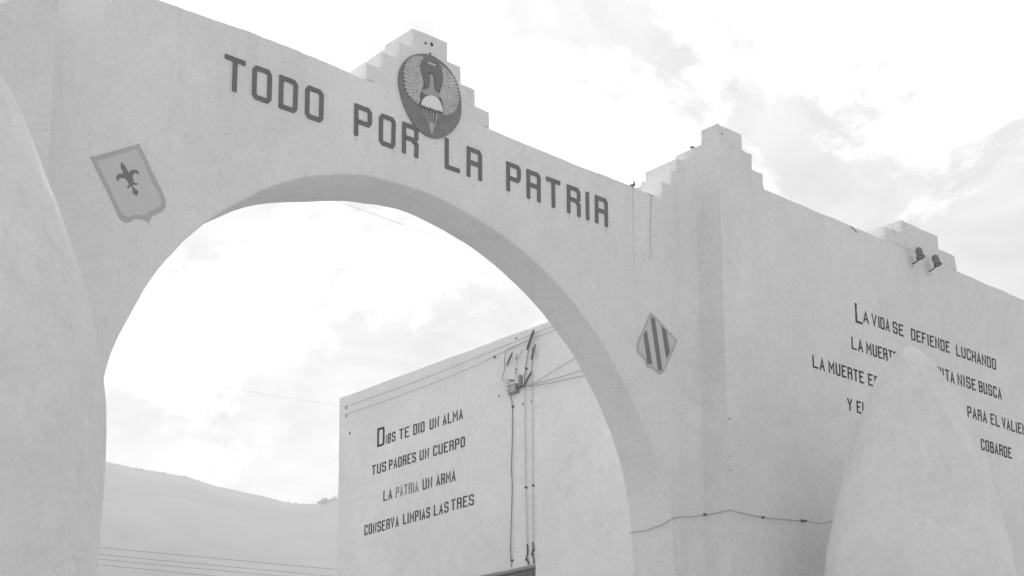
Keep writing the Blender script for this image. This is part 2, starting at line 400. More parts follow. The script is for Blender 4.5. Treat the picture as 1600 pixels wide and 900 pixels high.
# ------------------------------------------------------------------ the ground and the hills (structure)
def ground():
    bm = bmesh.new(); n = 60; ext = 700
    xs = [(-1 + 2 * i / n) for i in range(n + 1)]
    xs = [math.copysign(abs(t) ** 2.2, t) * ext for t in xs]
    V = [[bm.verts.new((x, y, 0)) for x in xs] for y in xs]
    for j in range(n):
        for i in range(n): bm.faces.new((V[j][i], V[j][i + 1], V[j + 1][i + 1], V[j + 1][i]))
    mt, nt_, b = base_mat('dry_earth', .4, 1, .1)
    g = nt_.nodes.new('ShaderNodeNewGeometry').outputs['Position']
    v = mth(nt_, 'ADD', .27, mth(nt_, 'MULTIPLY', tnoise(nt_, g, .8, 8, .7), .22))
    cb = nt_.nodes.new('ShaderNodeCombineColor'); [nt_.links.new(v, cb.inputs[i]) for i in range(3)]
    nt_.links.new(cb.outputs[0], b.inputs['Base Color'])
    o = link('ground', bm, mt, smooth=False, origin=Vector((0, 0, 0))); o['kind'] = 'structure'
    # concrete apron and an unseen dark road behind the gate, 4 mm above, with kerbs
    mt2 = paint('worn_concrete', .33, .12, .2, .27, .95)
    bm = bmesh.new()
    for x0, x1, y0, y1 in ((-12, 30, -14, 11.6),): 
        nx, ny = 28, 30
        V = [[bm.verts.new((x0 + (x1 - x0) * i / nx, y0 + (y1 - y0) * j / ny, .004)) for i in range(nx + 1)] for j in range(ny + 1)]
        for j in range(ny):
            for i in range(nx): bm.faces.new((V[j][i], V[j][i + 1], V[j + 1][i + 1], V[j + 1][i]))
    o = link('pavement', bm, mt2, smooth=False, origin=Vector((9, 8, .004))); o['kind'] = 'structure'
    bm = bmesh.new()  # unseen road, laid dark and arch-wide to hold bounce light off the soffit
    V = [bm.verts.new(p) for p in ((5.2, 11.65, .004), (13.2, 11.65, .004), (13.2, 90, .004), (5.2, 90, .004))]
    bm.faces.new(V)
    o = link('unseen_road', bm, paint('worn_asphalt', .10, .15, .1, .16, .95), smooth=False, origin=Vector((9.5, 60, .008))); o['kind'] = 'structure'
    for x in (5.85, 13.12):
        bm = bmesh.new()
        for k in range(13):
            y0 = -14 + k * 2.0
            if y0 + 2 > 11.3: break
            box(bm, x - .08, x + .08, y0 + .01, y0 + 1.99, -.02, .13)
        o = link('kerb', bm, mt2, smooth=False); o['kind'] = 'structure'
ground()
HILL_D = 430
RIDGE = [(-40, .10), (-15, .19), (0, .262), (12, .285), (20, .272), (26.8, .2525), (27.9, .2492), (29.0, .2468), (29.7, .2455), (30.8, .2398), (31.5, .2375), (32.2, .2352), (33.1, .2318),
         (34.0, .2305), (34.5, .2308), (35.1, .2335), (36.8, .242), (42, .26), (50, .27), (62, .235), (80, .17), (110, .08)]
def ridge(az):
    for (a, h), (b, k) in zip(RIDGE, RIDGE[1:]):
        if a <= az <= b: t = (az - a) / (b - a); return h + (k - h) * t
    return 0.05
def hill():
    bm = bmesh.new(); na, nr = 420, 35
    V = []
    for j in range(nr + 1):
        t = j / nr; row = []
        for i in range(na + 1):
            az = -38 + 146 * i / na
            d = 190 + (HILL_D - 190) * t if t <= .8 else HILL_D * 1.0
            if t <= .8: d = 190 + (HILL_D - 190) * t / .8; f = (t / .8) ** 1.25
            else: d = HILL_D + (t - .8) / .2 * 160; f = 1 - ((t - .8) / .2) ** 1.5 * .55
            H = ridge(az) * HILL_D + 1.65
            x, y = d * math.sin(R(az)), d * math.cos(R(az))
            nz = noise.fractal(Vector((x * .012, y * .012, 0)), 1, 2, 5) * 9 * math.sin(math.pi * min(1, t / .8)) + noise.noise(Vector((x * .11, y * .11, 3))) * .5 * f
            row.append(bm.verts.new((x, y, max(-.5, H * f + nz - .3))))
        V.append(row)
    for j in range(nr):
        for i in range(na): bm.faces.new((V[j][i], V[j][i + 1], V[j + 1][i + 1], V[j + 1][i]))
    mt, nt_, b = base_mat('scrub_hillside', .12, 1, .1)
    g = nt_.nodes.new('ShaderNodeNewGeometry').outputs['Position']
    v = mth(nt_, 'ADD', .09, mth(nt_, 'MULTIPLY', ramp(nt_, tnoise(nt_, g, .06, 9, .75), [(.35, 0), (.65, 1)]), .06))
    cb = nt_.nodes.new('ShaderNodeCombineColor'); [nt_.links.new(v, cb.inputs[i]) for i in range(3)]
    nt_.links.new(cb.outputs[0], b.inputs['Base Color'])
    o = link('hill', bm, mt, angle=180, origin=Vector((0, 300, 0))); o['kind'] = 'structure'
    # scrub on the ridge: clumps of small leaf faces
    bm = bmesh.new(); rnd = random.Random(3)
    for k in range(520):
        az = rnd.uniform(20, 40)
        if az < 34.4: s = rnd.uniform(.15, .45)
        else: s = rnd.uniform(.7, 1.5)
        d = HILL_D + rnd.uniform(-.5, 2.5); x, y = d * math.sin(R(az)), d * math.cos(R(az)); z = ridge(az) * HILL_D + 1.1
        for q in range(22):
            v = Vector((rnd.gauss(0, 1), rnd.gauss(0, 1), abs(rnd.gauss(0, .6)))) * s * .6 + Vector((x, y, z))
            a = Vector((rnd.uniform(-1, 1), rnd.uniform(-1, 1), rnd.uniform(-1, 1))).normalized() * s * .38
            b_ = a.cross(Vector((rnd.uniform(-1, 1), rnd.uniform(-1, 1), rnd.uniform(-1, 1)))).normalized() * s * .3
            bm.faces.new([bm.verts.new(v + e) for e in (a, b_, -a, -b_)])
    bmf, ntb, bb = base_mat('dark_scrub_leaf', .07, .9, .1)
    me = bpy.data.meshes.new('scrub'); bm.to_mesh(me); bm.free(); me.materials.append(bmf)
    o = bpy.data.objects.new('scrub', me); C.objects.link(o)
    tag(o, 'dark scrub bushes along the hazy hill crest beside the far building', 'scrub', kind='stuff')
hill()

# ------------------------------------------------------------------ the gate
D = 12.0                                    # depth of the gate's front face
YW = 11.473                                 # depth of the flanking walls' front faces
XP = 13.356                                 # left face of the right hand pier
T = .50
PD, PW, PB = ('y', D), ('y', YW), ('x', 14.4)
gate = thing('arch_gateway', (9.3, 12.2, 0), 'white plastered arch gateway lettered TODO POR LA PATRIA with a round emblem on its crest', 'gateway')
ARCH = [(5.95, 0), (5.95, 3.0), (5.955, 4.4), (5.985, 5.2), (6.035, 5.70), (6.10, 5.95), (6.185, 6.19), (6.285, 6.43), (6.42, 6.69), (6.595, 6.95), (6.85, 7.27), (7.22, 7.61), (7.66, 7.94), (8.0, 8.12), (8.33, 8.25), (8.63, 8.335),
        (8.94, 8.385), (9.34, 8.40), (9.75, 8.365), (10.26, 8.275), (10.63, 8.165), (11.07, 7.98), (11.52, 7.71), (11.90, 7.39), (12.21, 7.03), (12.49, 6.64), (12.68, 6.35),
        (12.81, 6.09), (12.93, 5.75), (12.985, 5.45), (13.01, 4.96), (13.02, 3.0), (13.02, 0)]
arch = [(v.x, v.y) for v in openspline([(a, b, 0) for a, b in ARCH], 3)]
CX = 9.51
steps = [(8.715, 9.372), (8.715, 9.555), (8.915, 9.555), (8.915, 9.745), (9.11, 9.745), (9.11, 9.937), (9.295, 9.937), (9.295, 10.135),
         (9.745, 10.145), (9.755, 9.94), (9.925, 9.935), (9.93, 9.745), (10.115, 9.735), (10.12, 9.555), (10.315, 9.548), (10.32, 9.368)]
RFIL = .155                                 # radius of the plaster cove between gate and pier
XE = XP - RFIL
top_r = [(12.95, 9.340), (12.95, 9.55), (13.11, 9.55), (13.11, 9.735), (XE, 9.735), (XE, 0)]
inside_crest = lambda u, z: 8.75 < u < 10.28 and z > 9.3
outline = arch[::-1]                         # right foot up over the crown to the left foot
outline = [(5.0, 0), (5.0, 9.34), (6.42, 9.36), (7.43, 9.395), (8.45, 9.385), (8.72, 9.372), (10.32, 9.366), (11.09, 9.348), (11.86, 9.340), (12.42, 9.336)] + top_r + outline
keep_edge = lambda u, z: u > XE - .001 or inside_crest(u, z)
def arch_back(u, z):
    # the rear rim of the opening was trowelled lower on the left of the crown and narrower at the right foot
    if not (5.9 < u < 13.1) or z > 8.6: return (0, 0)
    dz = -.12 * math.exp(-((u - 8.4) / .80) ** 2) if z > 7 else 0
    t = max(0, min(1, (6.9 - z) / 1.3)); dx = -.15 * t * t * (3 - 2 * t) if u > 12 else 0
    return (dx, dz)
link('arch_wall', slab(outline, PD, T, keep=keep_edge, jit=.0075, seed=1, back=arch_back), M['facade'], gate)
link('stepped_crest', slab(steps, PD, T, inset=.03, keep=lambda u, z: z < 9.40 and 8.73 < u < 10.31, jit=.007, seed=2), M['crest'], gate)
# concave plaster cove
bm = bmesh.new(); cols = []
nseg = 10; zs = [0, 2, 4, 5, 6, 7, 8, 9, 9.5, 9.80, 9.90]
arc = [(XE + RFIL * math.sin(t), D - RFIL + RFIL * math.cos(t)) for t in [math.pi / 2 * k / nseg for k in range(nseg + 1)]]
for z in zs: cols.append([bm.verts.new((x, y, z)) for x, y in arc] + [bm.verts.new((XP - .001, D + T, z)), bm.verts.new((XE, D + T, z))])
for a, b_ in zip(cols, cols[1:]):
    for i in range(len(a)): j = (i + 1) % len(a); bm.faces.new((a[i], a[j], b_[j], b_[i]))
bm.faces.new(cols[-1]); bm.faces.new(list(reversed(cols[0])))
link('plaster_cove', bm, M['facade'], gate, angle=50)
# big letters
FL = [('T', 7.103, 7.321), ('O', 7.400, 7.612), ('D', 7.697, 7.902), ('O', 7.991, 8.199), ('P', 8.567, 8.775), ('O', 8.869, 9.068), ('R', 9.156, 9.358), ('L', 9.707, 9.900), ('A', 9.997, 10.198),
      ('P', 10.543, 10.742), ('A', 10.829, 11.026), ('T', 11.112, 11.318), ('R', 11.421, 11.620), ('I', 11.705, 11.757), ('A', 11.848, 12.042)]
for ch, a, b_ in FL:
    t = (a - 7.1) / 4.9
    o = link('letter', glyph(ch, PD, a, b_, 8.734 - .006 * t, 9.072 - .018 * t, .045, .045, .012, .03, .0015), M['letter'], gate, smooth=False)
for u, z, l in ((7.205, 8.73, .10), (8.59, 8.72, .14), (9.05, 8.72, .08), (9.19, 8.72, .07), (9.33, 8.72, .13), (10.57, 8.72, .12), (10.86, 8.72, .09), (11.01, 8.72, .07), (11.45, 8.72, .16), (11.60, 8.72, .10), (11.73, 8.72, .08), (12.02, 8.72, .15)):
    bm = bmesh.new(); flatpoly([(u - .009, z), (u + .009, z), (u + .005, z - l * .3), (u + .002, z - l * .65), (u - .003, z - l * .35)], PD, .0022, .004, bm)
    link('rust_drip', bm, M['drip'], gate, smooth=False)
# --- emblem: oval plaque painted in greys
oval = [(9.365, 9.867), (9.45, 9.896), (9.538, 9.902), (9.622, 9.886), (9.704, 9.858), (9.771, 9.815), (9.828, 9.757), (9.869, 9.682), (9.897, 9.596), (9.91, 9.507), (9.91, 9.412), (9.894, 9.326),
        (9.854, 9.240), (9.797, 9.162), (9.733, 9.098), (9.665, 9.048), (9.591, 9.018), (9.512, 9.004), (9.440, 9.010), (9.372, 9.030), (9.309, 9.065), (9.255, 9.115), (9.205, 9.180), (9.160, 9.259), (9.125, 9.345),
        (9.103, 9.425), (9.096, 9.505), (9.108, 9.59), (9.142, 9.672), (9.195, 9.748), (9.270, 9.818)]
emblem = link('emblem', flatpoly(smoothloop(oval, 3), PD, .020, .04), M['disc'], gate, smooth=False)
horse = [(9.412, 9.821), (9.507, 9.841), (9.602, 9.834), (9.634, 9.791), (9.654, 9.717), (9.643, 9.633), (9.612, 9.582), (9.612, 9.535), (9.572, 9.528), (9.548, 9.574), (9.553, 9.629), (9.54, 9.678), (9.516, 9.696), (9.476, 9.693), (9.445, 9.672), (9.461, 9.637), (9.474, 9.595), (9.462, 9.544), (9.43, 9.514), (9.411, 9.547), (9.401, 9.604), (9.375, 9.648), (9.362, 9.696), (9.361, 9.75), (9.378, 9.789)]
link('curved_mark', flatpoly(smoothloop(horse, 2), PD, .032, .006), M['dark'], emblem, smooth=False)
link('pale_bar', flatpoly([(9.452, 9.808), (9.563, 9.809), (9.553, 9.787), (9.452, 9.787)], PD, .035, .004), M['wingp'], emblem, smooth=False)  # pale painted bar on the dark curved mark
body = [(9.48, 9.677), (9.516, 9.69), (9.537, 9.663), (9.54, 9.611), (9.543, 9.559), (9.564, 9.519), (9.628, 9.507), (9.623, 9.465), (9.581, 9.458), (9.509, 9.454), (9.415, 9.436), (9.371, 9.448), (9.368, 9.473), (9.399, 9.477), (9.462, 9.511), (9.48, 9.557), (9.486, 9.619)]
link('bird_body', flatpoly(body, PD, .028, .004), M['mid'], emblem, smooth=False)
chute = [(9.366, 9.311), (9.385, 9.359), (9.423, 9.409), (9.478, 9.443), (9.541, 9.455), (9.589, 9.443), (9.621, 9.404), (9.640, 9.365), (9.65, 9.324), (9.629, 9.31), (9.605, 9.320), (9.586, 9.303), (9.57, 9.319), (9.545, 9.294), (9.529, 9.316), (9.507, 9.300), (9.487, 9.318), (9.463, 9.292), (9.451, 9.312), (9.424, 9.295), (9.408, 9.312), (9.385, 9.296)]
link('parachute_canopy', flatpoly(chute, PD, .038, .006), M['white'], emblem, smooth=False)
bm = bmesh.new()
scal = [(9.375, 9.300), (9.650, 9.315), (9.629, 9.300), (9.605, 9.303), (9.586, 9.288), (9.57, 9.301), (9.545, 9.276), (9.529, 9.296), (9.507, 9.286), (9.487, 9.300), (9.463, 9.274), (9.451, 9.294), (9.424, 9.277), (9.408, 9.296), (9.385, 9.284)]
flatpoly(scal, PD, .034, .004, bm)
def ribbon(bm, a, b_, w, plane, off):
    a, b_ = Vector(a), Vector(b_); d = (b_ - a).normalized(); n_ = Vector((-d.y, d.x)) * w / 2
    flatpoly([a - n_, a + n_, b_ + n_, b_ - n_], plane, off, .003, bm)
for s in ([(9.384, 9.452), (9.366, 9.316)], [(9.623, 9.459), (9.648, 9.340)]): ribbon(bm, *s, .012, PD, .034)
link('canopy_scallop', bm, M['dark'], emblem, smooth=False)
bm = bmesh.new()
for k, s in enumerate(([(9.40, 9.284), (9.499, 9.047)], [(9.455, 9.29), (9.506, 9.049)], [(9.498, 9.291), (9.509, 9.043)], [(9.542, 9.292), (9.515, 9.052)], [(9.60, 9.290), (9.521, 9.06)], [(9.43, 9.284), (9.46, 9.13)], [(9.575, 9.284), (9.56, 9.13)])):
    ribbon(bm, *s, .009, PD, .024 + .0008 * k)
flatpoly([(9.475, 9.13), (9.49, 9.16), (9.525, 9.165), (9.545, 9.13), (9.53, 9.06), (9.512, 9.022), (9.495, 9.055)], PD, .0306, .003, bm)
link('shroud_lines', bm, M['line'], emblem, smooth=False)
def pathpt(P, t):
    P = [Vector(p) for p in P]; ls = [(b_ - a).length for a, b_ in zip(P, P[1:])]; s = t * sum(ls)
    for a, b_, l in zip(P, P[1:], ls):
        if s <= l: return a.lerp(b_, s / l)
        s -= l
    return P[-1]
def wing(outer, inner, n):
    bm = bmesh.new()
    base = [pathpt(outer, t / 20) .lerp(pathpt(inner, t / 20), .16) for t in range(21)] + [pathpt(inner, t / 12) for t in range(12, -1, -1)]
    flatpoly(base, PD, .024, .004, bm)
    for k in range(n):
        a0, a1 = (k + .10) / n, (k + .88) / n; am = (a0 + a1) / 2
        o0, o1, om = pathpt(outer, a0), pathpt(outer, a1), pathpt(outer, am); i0, i1 = pathpt(inner, a0), pathpt(inner, a1)
        q0, q1 = i0.lerp(o0, .90), i1.lerp(o1, .93 + random.uniform(-.04, .02)); tip = i0.lerp(om, 1.03)
        flatpoly([i0, i1, q1, tip, q0], PD, .029, .004, bm)
    return bm
wl_out = [(9.405, 9.846), (9.326, 9.832), (9.264, 9.800), (9.205, 9.752), (9.165, 9.69), (9.142, 9.61), (9.143, 9.53), (9.155, 9.46), (9.180, 9.395), (9.214, 9.352), (9.262, 9.325), (9.34, 9.300)]
wl_in = [(9.385, 9.80), (9.358, 9.742), (9.359, 9.682), (9.383, 9.624), (9.405, 9.568), (9.400, 9.528), (9.384, 9.485), (9.361, 9.418), (9.362, 9.345)]
wr_out = [(9.60, 9.838), (9.665, 9.833), (9.731, 9.803), (9.787, 9.772), (9.830, 9.715), (9.858, 9.66), (9.879, 9.58), (9.872, 9.49), (9.845, 9.42), (9.800, 9.358), (9.735, 9.312), (9.668, 9.292)]
wr_in = [(9.628, 9.80), (9.652, 9.743), (9.659, 9.678), (9.643, 9.606), (9.620, 9.544), (9.615, 9.486), (9.638, 9.46), (9.652, 9.40), (9.660, 9.335)]
def quills(outer, inner, n):
    bm = bmesh.new()
    for k in range(n):
        i0, om = pathpt(inner, k / n), pathpt(outer, k / n)
        ribbon(bm, i0.lerp(om, random.uniform(.05, .35)), i0.lerp(om, random.uniform(.9, 1.0)), .006, PD, .0305)
    return bm
for wo_u, wo_i, nf in ((wl_out, wl_in, 19), (wr_out, wr_in, 21)):
    link('wing', wing(wo_u, wo_i, nf), M['wingp'], emblem, smooth=False)
    link('quill_lines', quills(wo_u, wo_i, nf), M['mid'], emblem, smooth=False)
# --- left shield with fleur-de-lis
sh = [(5.824, 7.668), (6.05, 7.79), (6.272, 7.925), (6.372, 7.776), (6.472, 7.616), (6.528, 7.533), (6.554, 7.48), (6.554, 7.42), (6.524, 7.367), (6.474, 7.33), (6.433, 7.305), (6.416, 7.273), (6.4, 7.229), (6.353, 7.245), (6.261, 7.23), (6.232, 7.197), (6.202, 7.178), (6.156, 7.177), (6.12, 7.191), (6.077, 7.266), (6.012, 7.374), (5.894, 7.553)]
shi = [(5.878, 7.640), (6.254, 7.869), (6.32, 7.76), (6.421, 7.591), (6.487, 7.511), (6.51, 7.458), (6.501, 7.416), (6.441, 7.364), (6.391, 7.325), (6.351, 7.277), (6.259, 7.264), (6.2, 7.218), (6.139, 7.235), (6.106, 7.284), (6.041, 7.383), (5.928, 7.564)]
fle = [(6.108, 7.704), (6.144, 7.678), (6.171, 7.641), (6.181, 7.615), (6.194, 7.648), (6.231, 7.671), (6.267, 7.67), (6.287, 7.641), (6.261, 7.645), (6.235, 7.638), (6.221, 7.617), (6.22, 7.592), (6.231, 7.575), (6.23, 7.555), (6.247, 7.552), (6.272, 7.556), (6.27, 7.542), (6.248, 7.533), (6.225, 7.53), (6.224, 7.52), (6.239, 7.503), (6.254, 7.495), (6.275, 7.487), (6.281, 7.469), (6.27, 7.439), (6.249, 7.447), (6.233, 7.448), (6.228, 7.468), (6.231, 7.482), (6.216, 7.512), (6.203, 7.516), (6.202, 7.5), (6.178, 7.485), (6.17, 7.494), (6.187, 7.509), (6.191, 7.528), (6.165, 7.554), (6.15, 7.567), (6.114, 7.56), (6.096, 7.547), (6.087, 7.521), (6.073, 7.529), (6.068, 7.556), (6.081, 7.582), (6.107, 7.596), (6.133, 7.597), (6.13, 7.619), (6.105, 7.656)]
o = link('shield', flatpoly(sh, PD, .006, .012, rag=.003, sub=.05), M['sborder'], gate, smooth=False); o['label'] = 'pale grey painted shield bearing a dark fleur-de-lis'
link('shield_field', flatpoly(shi, PD, .010, .006, rag=.003, sub=.05), M['sfill'], o, smooth=False)
link('fleur_de_lis', flatpoly(fle, PD, .014, .006), M['fleur'], o, smooth=False)
# --- right shield, striped kite
kite = [(12.705, 7.888), (12.824, 7.833), (12.974, 7.746), (13.136, 7.655), (13.083, 7.538), (13.026, 7.437), (12.961, 7.325), (12.912, 7.244), (12.878, 7.204), (12.835, 7.182), (12.797, 7.187), (12.745, 7.212), (12.7, 7.229), (12.618, 7.226), (12.601, 7.287), (12.554, 7.325), (12.481, 7.353), (12.464, 7.436), (12.508, 7.543), (12.563, 7.631), (12.634, 7.767)]
kin = [(12.707, 7.844), (12.823, 7.797), (12.958, 7.72), (13.102, 7.644), (13.044, 7.529), (12.987, 7.429), (12.927, 7.318), (12.89, 7.25), (12.835, 7.209), (12.761, 7.228), (12.704, 7.254), (12.634, 7.256), (12.621, 7.307), (12.57, 7.35), (12.504, 7.379), (12.495, 7.442), (12.538, 7.544), (12.593, 7.638), (12.664, 7.768)]
o = link('shield', flatpoly(kite, PD, .006, .012, rag=.002, sub=.04), M['sborder'], gate, smooth=False); o['label'] = 'pale kite shaped shield with three dark slanting stripes'
link('shield_field', flatpoly(kin, PD, .010, .006, rag=.002, sub=.05), M['slight'], o, smooth=False)
for b4 in ([(12.573, 7.588), (12.628, 7.659), (12.705, 7.271), (12.63, 7.262)], [(12.695, 7.814), (12.726, 7.836), (12.766, 7.818), (12.87, 7.238), (12.802, 7.216)], [(12.868, 7.766), (12.948, 7.722), (12.999, 7.476), (12.94, 7.381)]):
    link('stripe', flatpoly(b4, PD, .014, .006), M['fleur'], o, smooth=False)
link('corner_field', flatpoly([(12.962, 7.710), (13.092, 7.642), (13.012, 7.48)], PD, .0142, .006), M['sfill'], o, smooth=False)
# --- holes (their shade painted as dark discs), cracks and drain stub
for u, z, r in ((9.529, 10.037, .022), (9.509, 9.929, .013), (9.45, 10.022, .016)):
    link('bolt_hole', dome(bmesh.new(), PD, u, z, r, .0, h=.003), M['hole'], gate)
def crack(pts, w, plane, parent, mat='crack', n=12, name='crack'):
    P = openspline([(a, b_, 0) for a, b_ in pts], 6); bm = bmesh.new(); Lf = []
    rnd = random.Random(len(pts) + int(pts[0][0] * 100))
    for i, p in enumerate(P):
        d = (P[min(i + 1, len(P) - 1)] - P[max(i - 1, 0)]).normalized(); nn = Vector((-d.y, d.x, 0)); k = 1 - .75 * i / len(P)
        q = p + nn * rnd.uniform(-.004, .004); ww = w * k * rnd.uniform(.5, 1.1)
        Lf.append((bm.verts.new(P3(plane, q.x + nn.x * ww, q.y + nn.y * ww, .0025)), bm.verts.new(P3(plane, q.x - nn.x * ww, q.y - nn.y * ww, .0025))))
    for a, b_ in zip(Lf, Lf[1:]): bm.faces.new((a[0], a[1], b_[1], b_[0]))
    return link(name, bm, M[mat], parent, smooth=False)
crack([(12.767, 9.32), (12.745, 9.10), (12.735, 8.85), (12.734, 8.5)], .009, PD, gate)
crack([(12.71, 9.322), (12.765, 9.310), (12.82, 9.326)], .010, PD, gate)
crack([(12.46, 9.33), (12.452, 9.0), (12.451, 8.6), (12.46, 8.2)], .004, PD, gate)
crack([(13.02, 5.75), (13.012, 5.5), (13.03, 5.2), (13.04, 4.9)], .003, PD, gate)
drain = thing('drain_spout', (12.46, D - .02, 9.33), 'tiny dark drain spout at the right end of the arch coping', 'drain spout')
link('spout', tube([(12.455, D - .03, 9.345), (12.455, D + .10, 9.355)], .018, 8), M['lamp'], drain)
link('spout_rod', tube([(12.455, D - .025, 9.345), (12.458, D - .025, 9.385)], .010, 6), M['lamp'], drain)

# ------------------------------------------------------------------ right hand flanking wall
rw = thing('wing_wall', (18.2, 11.9, 0), 'white flanking wall to the right of the arch painted LA VIDA SE DEFIENDE LUCHANDO, stepped corner', 'wall')
wo_ = [(XP, 0), (XP, 9.62), (16.2, 9.628), (18.2, 9.617), (19.8, 9.60), (23, 9.59), (23, 0)]
TW = .55
link('wall', slab(wo_, PW, TW, keep=lambda u, z: (u < XP + .01) or (z > 9.5 and (u < 14.12 or 16.62 < u < 18.1)), seed=3), M['wing'], rw)
# rest of the pier behind the flanking wall, at the same left face
bm = box(bmesh.new(), XP, 14.155, YW + TW, 12.84, 0, 9.62)
link('pier', bm, M['facade'], rw)
pk = lambda u, z: u < XP + .01 or z < 9.64
ps = lambda u, z: z < 9.64
link('stepped_crest', slab([(XP, 9.62), (XP, 10.205), (13.79, 10.205), (13.79, 10.015), (13.972, 10.010), (13.972, 9.835), (14.155, 9.83), (14.155, 9.62)], PW, .262, keep=pk, still=ps, jit=.016, inset=.04, step=.05, seed=31), M['rough'], rw)
link('crest_block', slab([(XP, 9.62), (XP, 10.02), (13.965, 10.01), (13.965, 9.62)], ('y', YW + .262), .41, keep=pk, still=ps, jit=.016, inset=.04, step=.05, seed=31), M['rough'], rw)
link('crest_block', slab([(XP, 9.62), (XP, 9.85), (14.15, 9.84), (14.15, 9.62)], ('y', YW + .672), .69, keep=pk, still=ps, jit=.016, inset=.04, step=.05, seed=31), M['rough'], rw)
c2 = [(16.56, 9.622), (16.56, 9.82), (16.945, 9.825), (16.95, 10.0), (17.745, 10.0), (17.765, 9.822), (18.13, 9.815), (18.155, 9.615)]
link('stepped_crest', slab(c2, PW, TW, keep=lambda u, z: z < 9.65, jit=.007, seed=9), M['rough'], rw)
TU, TZ = .0225, .0215
Wd = lambda t, a, b_, z0, z1, mat='text', **k: word(t, PW, a, b_, z0, z1, TU, TZ, M[mat], rw, **k)
link('letter', glyph('L', PW, 15.832, 15.968, 8.346, 8.600, .034, .03, .004, .008), M['text'], rw, smooth=False)
for t, a, b_, mt in (('A', 15.992, 16.104, 'text'), ('VI', 16.17, 16.335, 'text'), ('DA', 16.350, 16.545, 'text'), ('SE', 16.612, 16.841, 'text'), ('DEFIENDE', 17.008, 17.874, 'text'), ('LUCHANDO', 18.026, 18.975, 'text')):
    Wd(t, a, b_, 8.384, 8.540, mt)
for t, a, b_ in (('LA', 15.729, 15.956), ('MUERTE', 16.028, 16.684), ('EVI', 17.46, 17.70), ('TA', 17.735, 17.943), ('NI', 18.017, 18.185), ('SE', 18.222, 18.446), ('BUSCA', 18.515, 19.070)):
    Wd(t, a, b_, 7.982, 8.140)
for t, a, b_ in (('LA', 14.942, 15.171), ('MUERTE', 15.246, 15.945), ('ES', 16.036, 16.26), ('PARA', 18.208, 18.665), ('EL', 18.758, 18.976), ('VALIENTE', 19.039, 19.86)):
    Wd(t, a, b_, 7.576, 7.731)
for t, a, b_ in (('Y', 15.588, 15.685), ('EL', 15.773, 15.975), ('COBARDE', 18.485, 19.230)):
    Wd(t, a, b_, 7.174, 7.330)
for u, z, r in ((13.42, 10.09, .012), (13.40, 6.65, .012), (13.385, 6.06, .010), (13.385, 6.22, .009), (13.43, 10.02, .006)):
    link('bolt_hole', dome(bmesh.new(), PW, u, z, r, 0, h=.003), M['hole'], rw)
crack([(15.83, 9.61), (15.90, 9.575), (15.96, 9.56)], .014, PW, rw, 'hole')
crack([(16.73, 9.83), (16.76, 9.78), (16.75, 9.70)], .010, PW, rw)
stub = thing('iron_stub', (XP + .06, 11.83, 10.015), 'short rusted iron stub standing on the stepped corner block right of the arch', 'iron stub')
link('post', tube([(XP + .03, 11.90, 10.0), (XP + .03, 11.90, 10.055)], .011, 8), M['lamp'], stub)
link('cap', box(bmesh.new(), XP + .0, XP + .055, 11.882, 11.918, 10.05, 10.068), M['lamp'], stub)

# ------------------------------------------------------------------ left hand flanking wall
lw = thing('wing_wall', (1.0, 11.9, 0), 'white flanking wall at the left edge, its tall corner overlapping the arch wall', 'wall')
link('wall', slab([(-4.4, 0), (-4.4, 8.42), (4.68, 8.44), (4.79, 8.49), (4.85, 8.56), (4.86, 8.9), (4.86, 9.62), (5.232, 9.62), (5.232, 8.6), (5.228, 7.0), (5.222, 4), (5.222, 0)], PW, TW, inset=.03, jit=.008, seed=12), M['wing'], lw)
link('crest_block', slab([(4.86, 9.62), (4.88, 10.1), (5.21, 10.1), (5.232, 9.62)], PW, TW, keep=lambda u, z: z < 9.7, seed=4), M['rough'], lw)

# ------------------------------------------------------------------ sentry boxes: tall plastered bullet shaped shells
def sentry(loc, prof, label, seed, door_az):
    t = thing('sentry_box', (loc[0], loc[1], 0), label, 'sentry box', 'bullet shaped sentry boxes flanking the gate')
    zs = [p[0] for p in prof]
    P = openspline([(p[0], p[1], 0) for p in prof], 6)
    bm = bmesh.new(); nsd = 96; rings = []
    for q in P:
        z, r = q.x, max(q.y, .004); ring = []
        for k in range(nsd):
            a = 2 * math.pi * k / nsd
            w = noise.noise(Vector((math.cos(a) * 1.3, math.sin(a) * 1.3, z * .7 + seed))) * .028 + noise.noise(Vector((math.cos(a) * 4, math.sin(a) * 4, z * 2.5 + seed))) * .008
            rr = r + w * min(1, r / .4)
            ring.append(bm.verts.new((loc[0] + rr * math.cos(a), loc[1] + rr * math.sin(a), z)))
        rings.append(ring)
    for a, b_ in zip(rings, rings[1:]):
        for k in range(nsd):
            j = (k + 1) % nsd
            # doorway on the side towards the road, below the frame
            zc = (a[k].co.z + b_[k].co.z) / 2; az = (k + .5) / nsd * 360
            if zc < 2.05 and abs((az - door_az + 180) % 360 - 180) < 20: continue
            bm.faces.new((a[k], a[j], b_[j], b_[k]))
    bm.faces.new(rings[-1])
    o = link('shell', bm, M['box'], t, angle=60)
    s = o.modifiers.new('thickness', 'SOLIDIFY'); s.thickness = .12; s.offset = -1
    return t
base = [(0, 1.12), (.6, 1.12), (1.2, 1.12), (1.7, 1.12), (2.1, 1.12)]
profL = base + [(2.8, 1.115), (3.6, 1.112), (4.0, 1.114), (4.36, 1.114), (4.67, 1.103), (4.80, 1.093), (5.03, 1.059), (5.34, .990), (5.70, .884), (6.03, .777), (6.28, .677), (6.68, .515), (7.03, .317), (7.20, .19), (7.30, .09), (7.34, .004)]
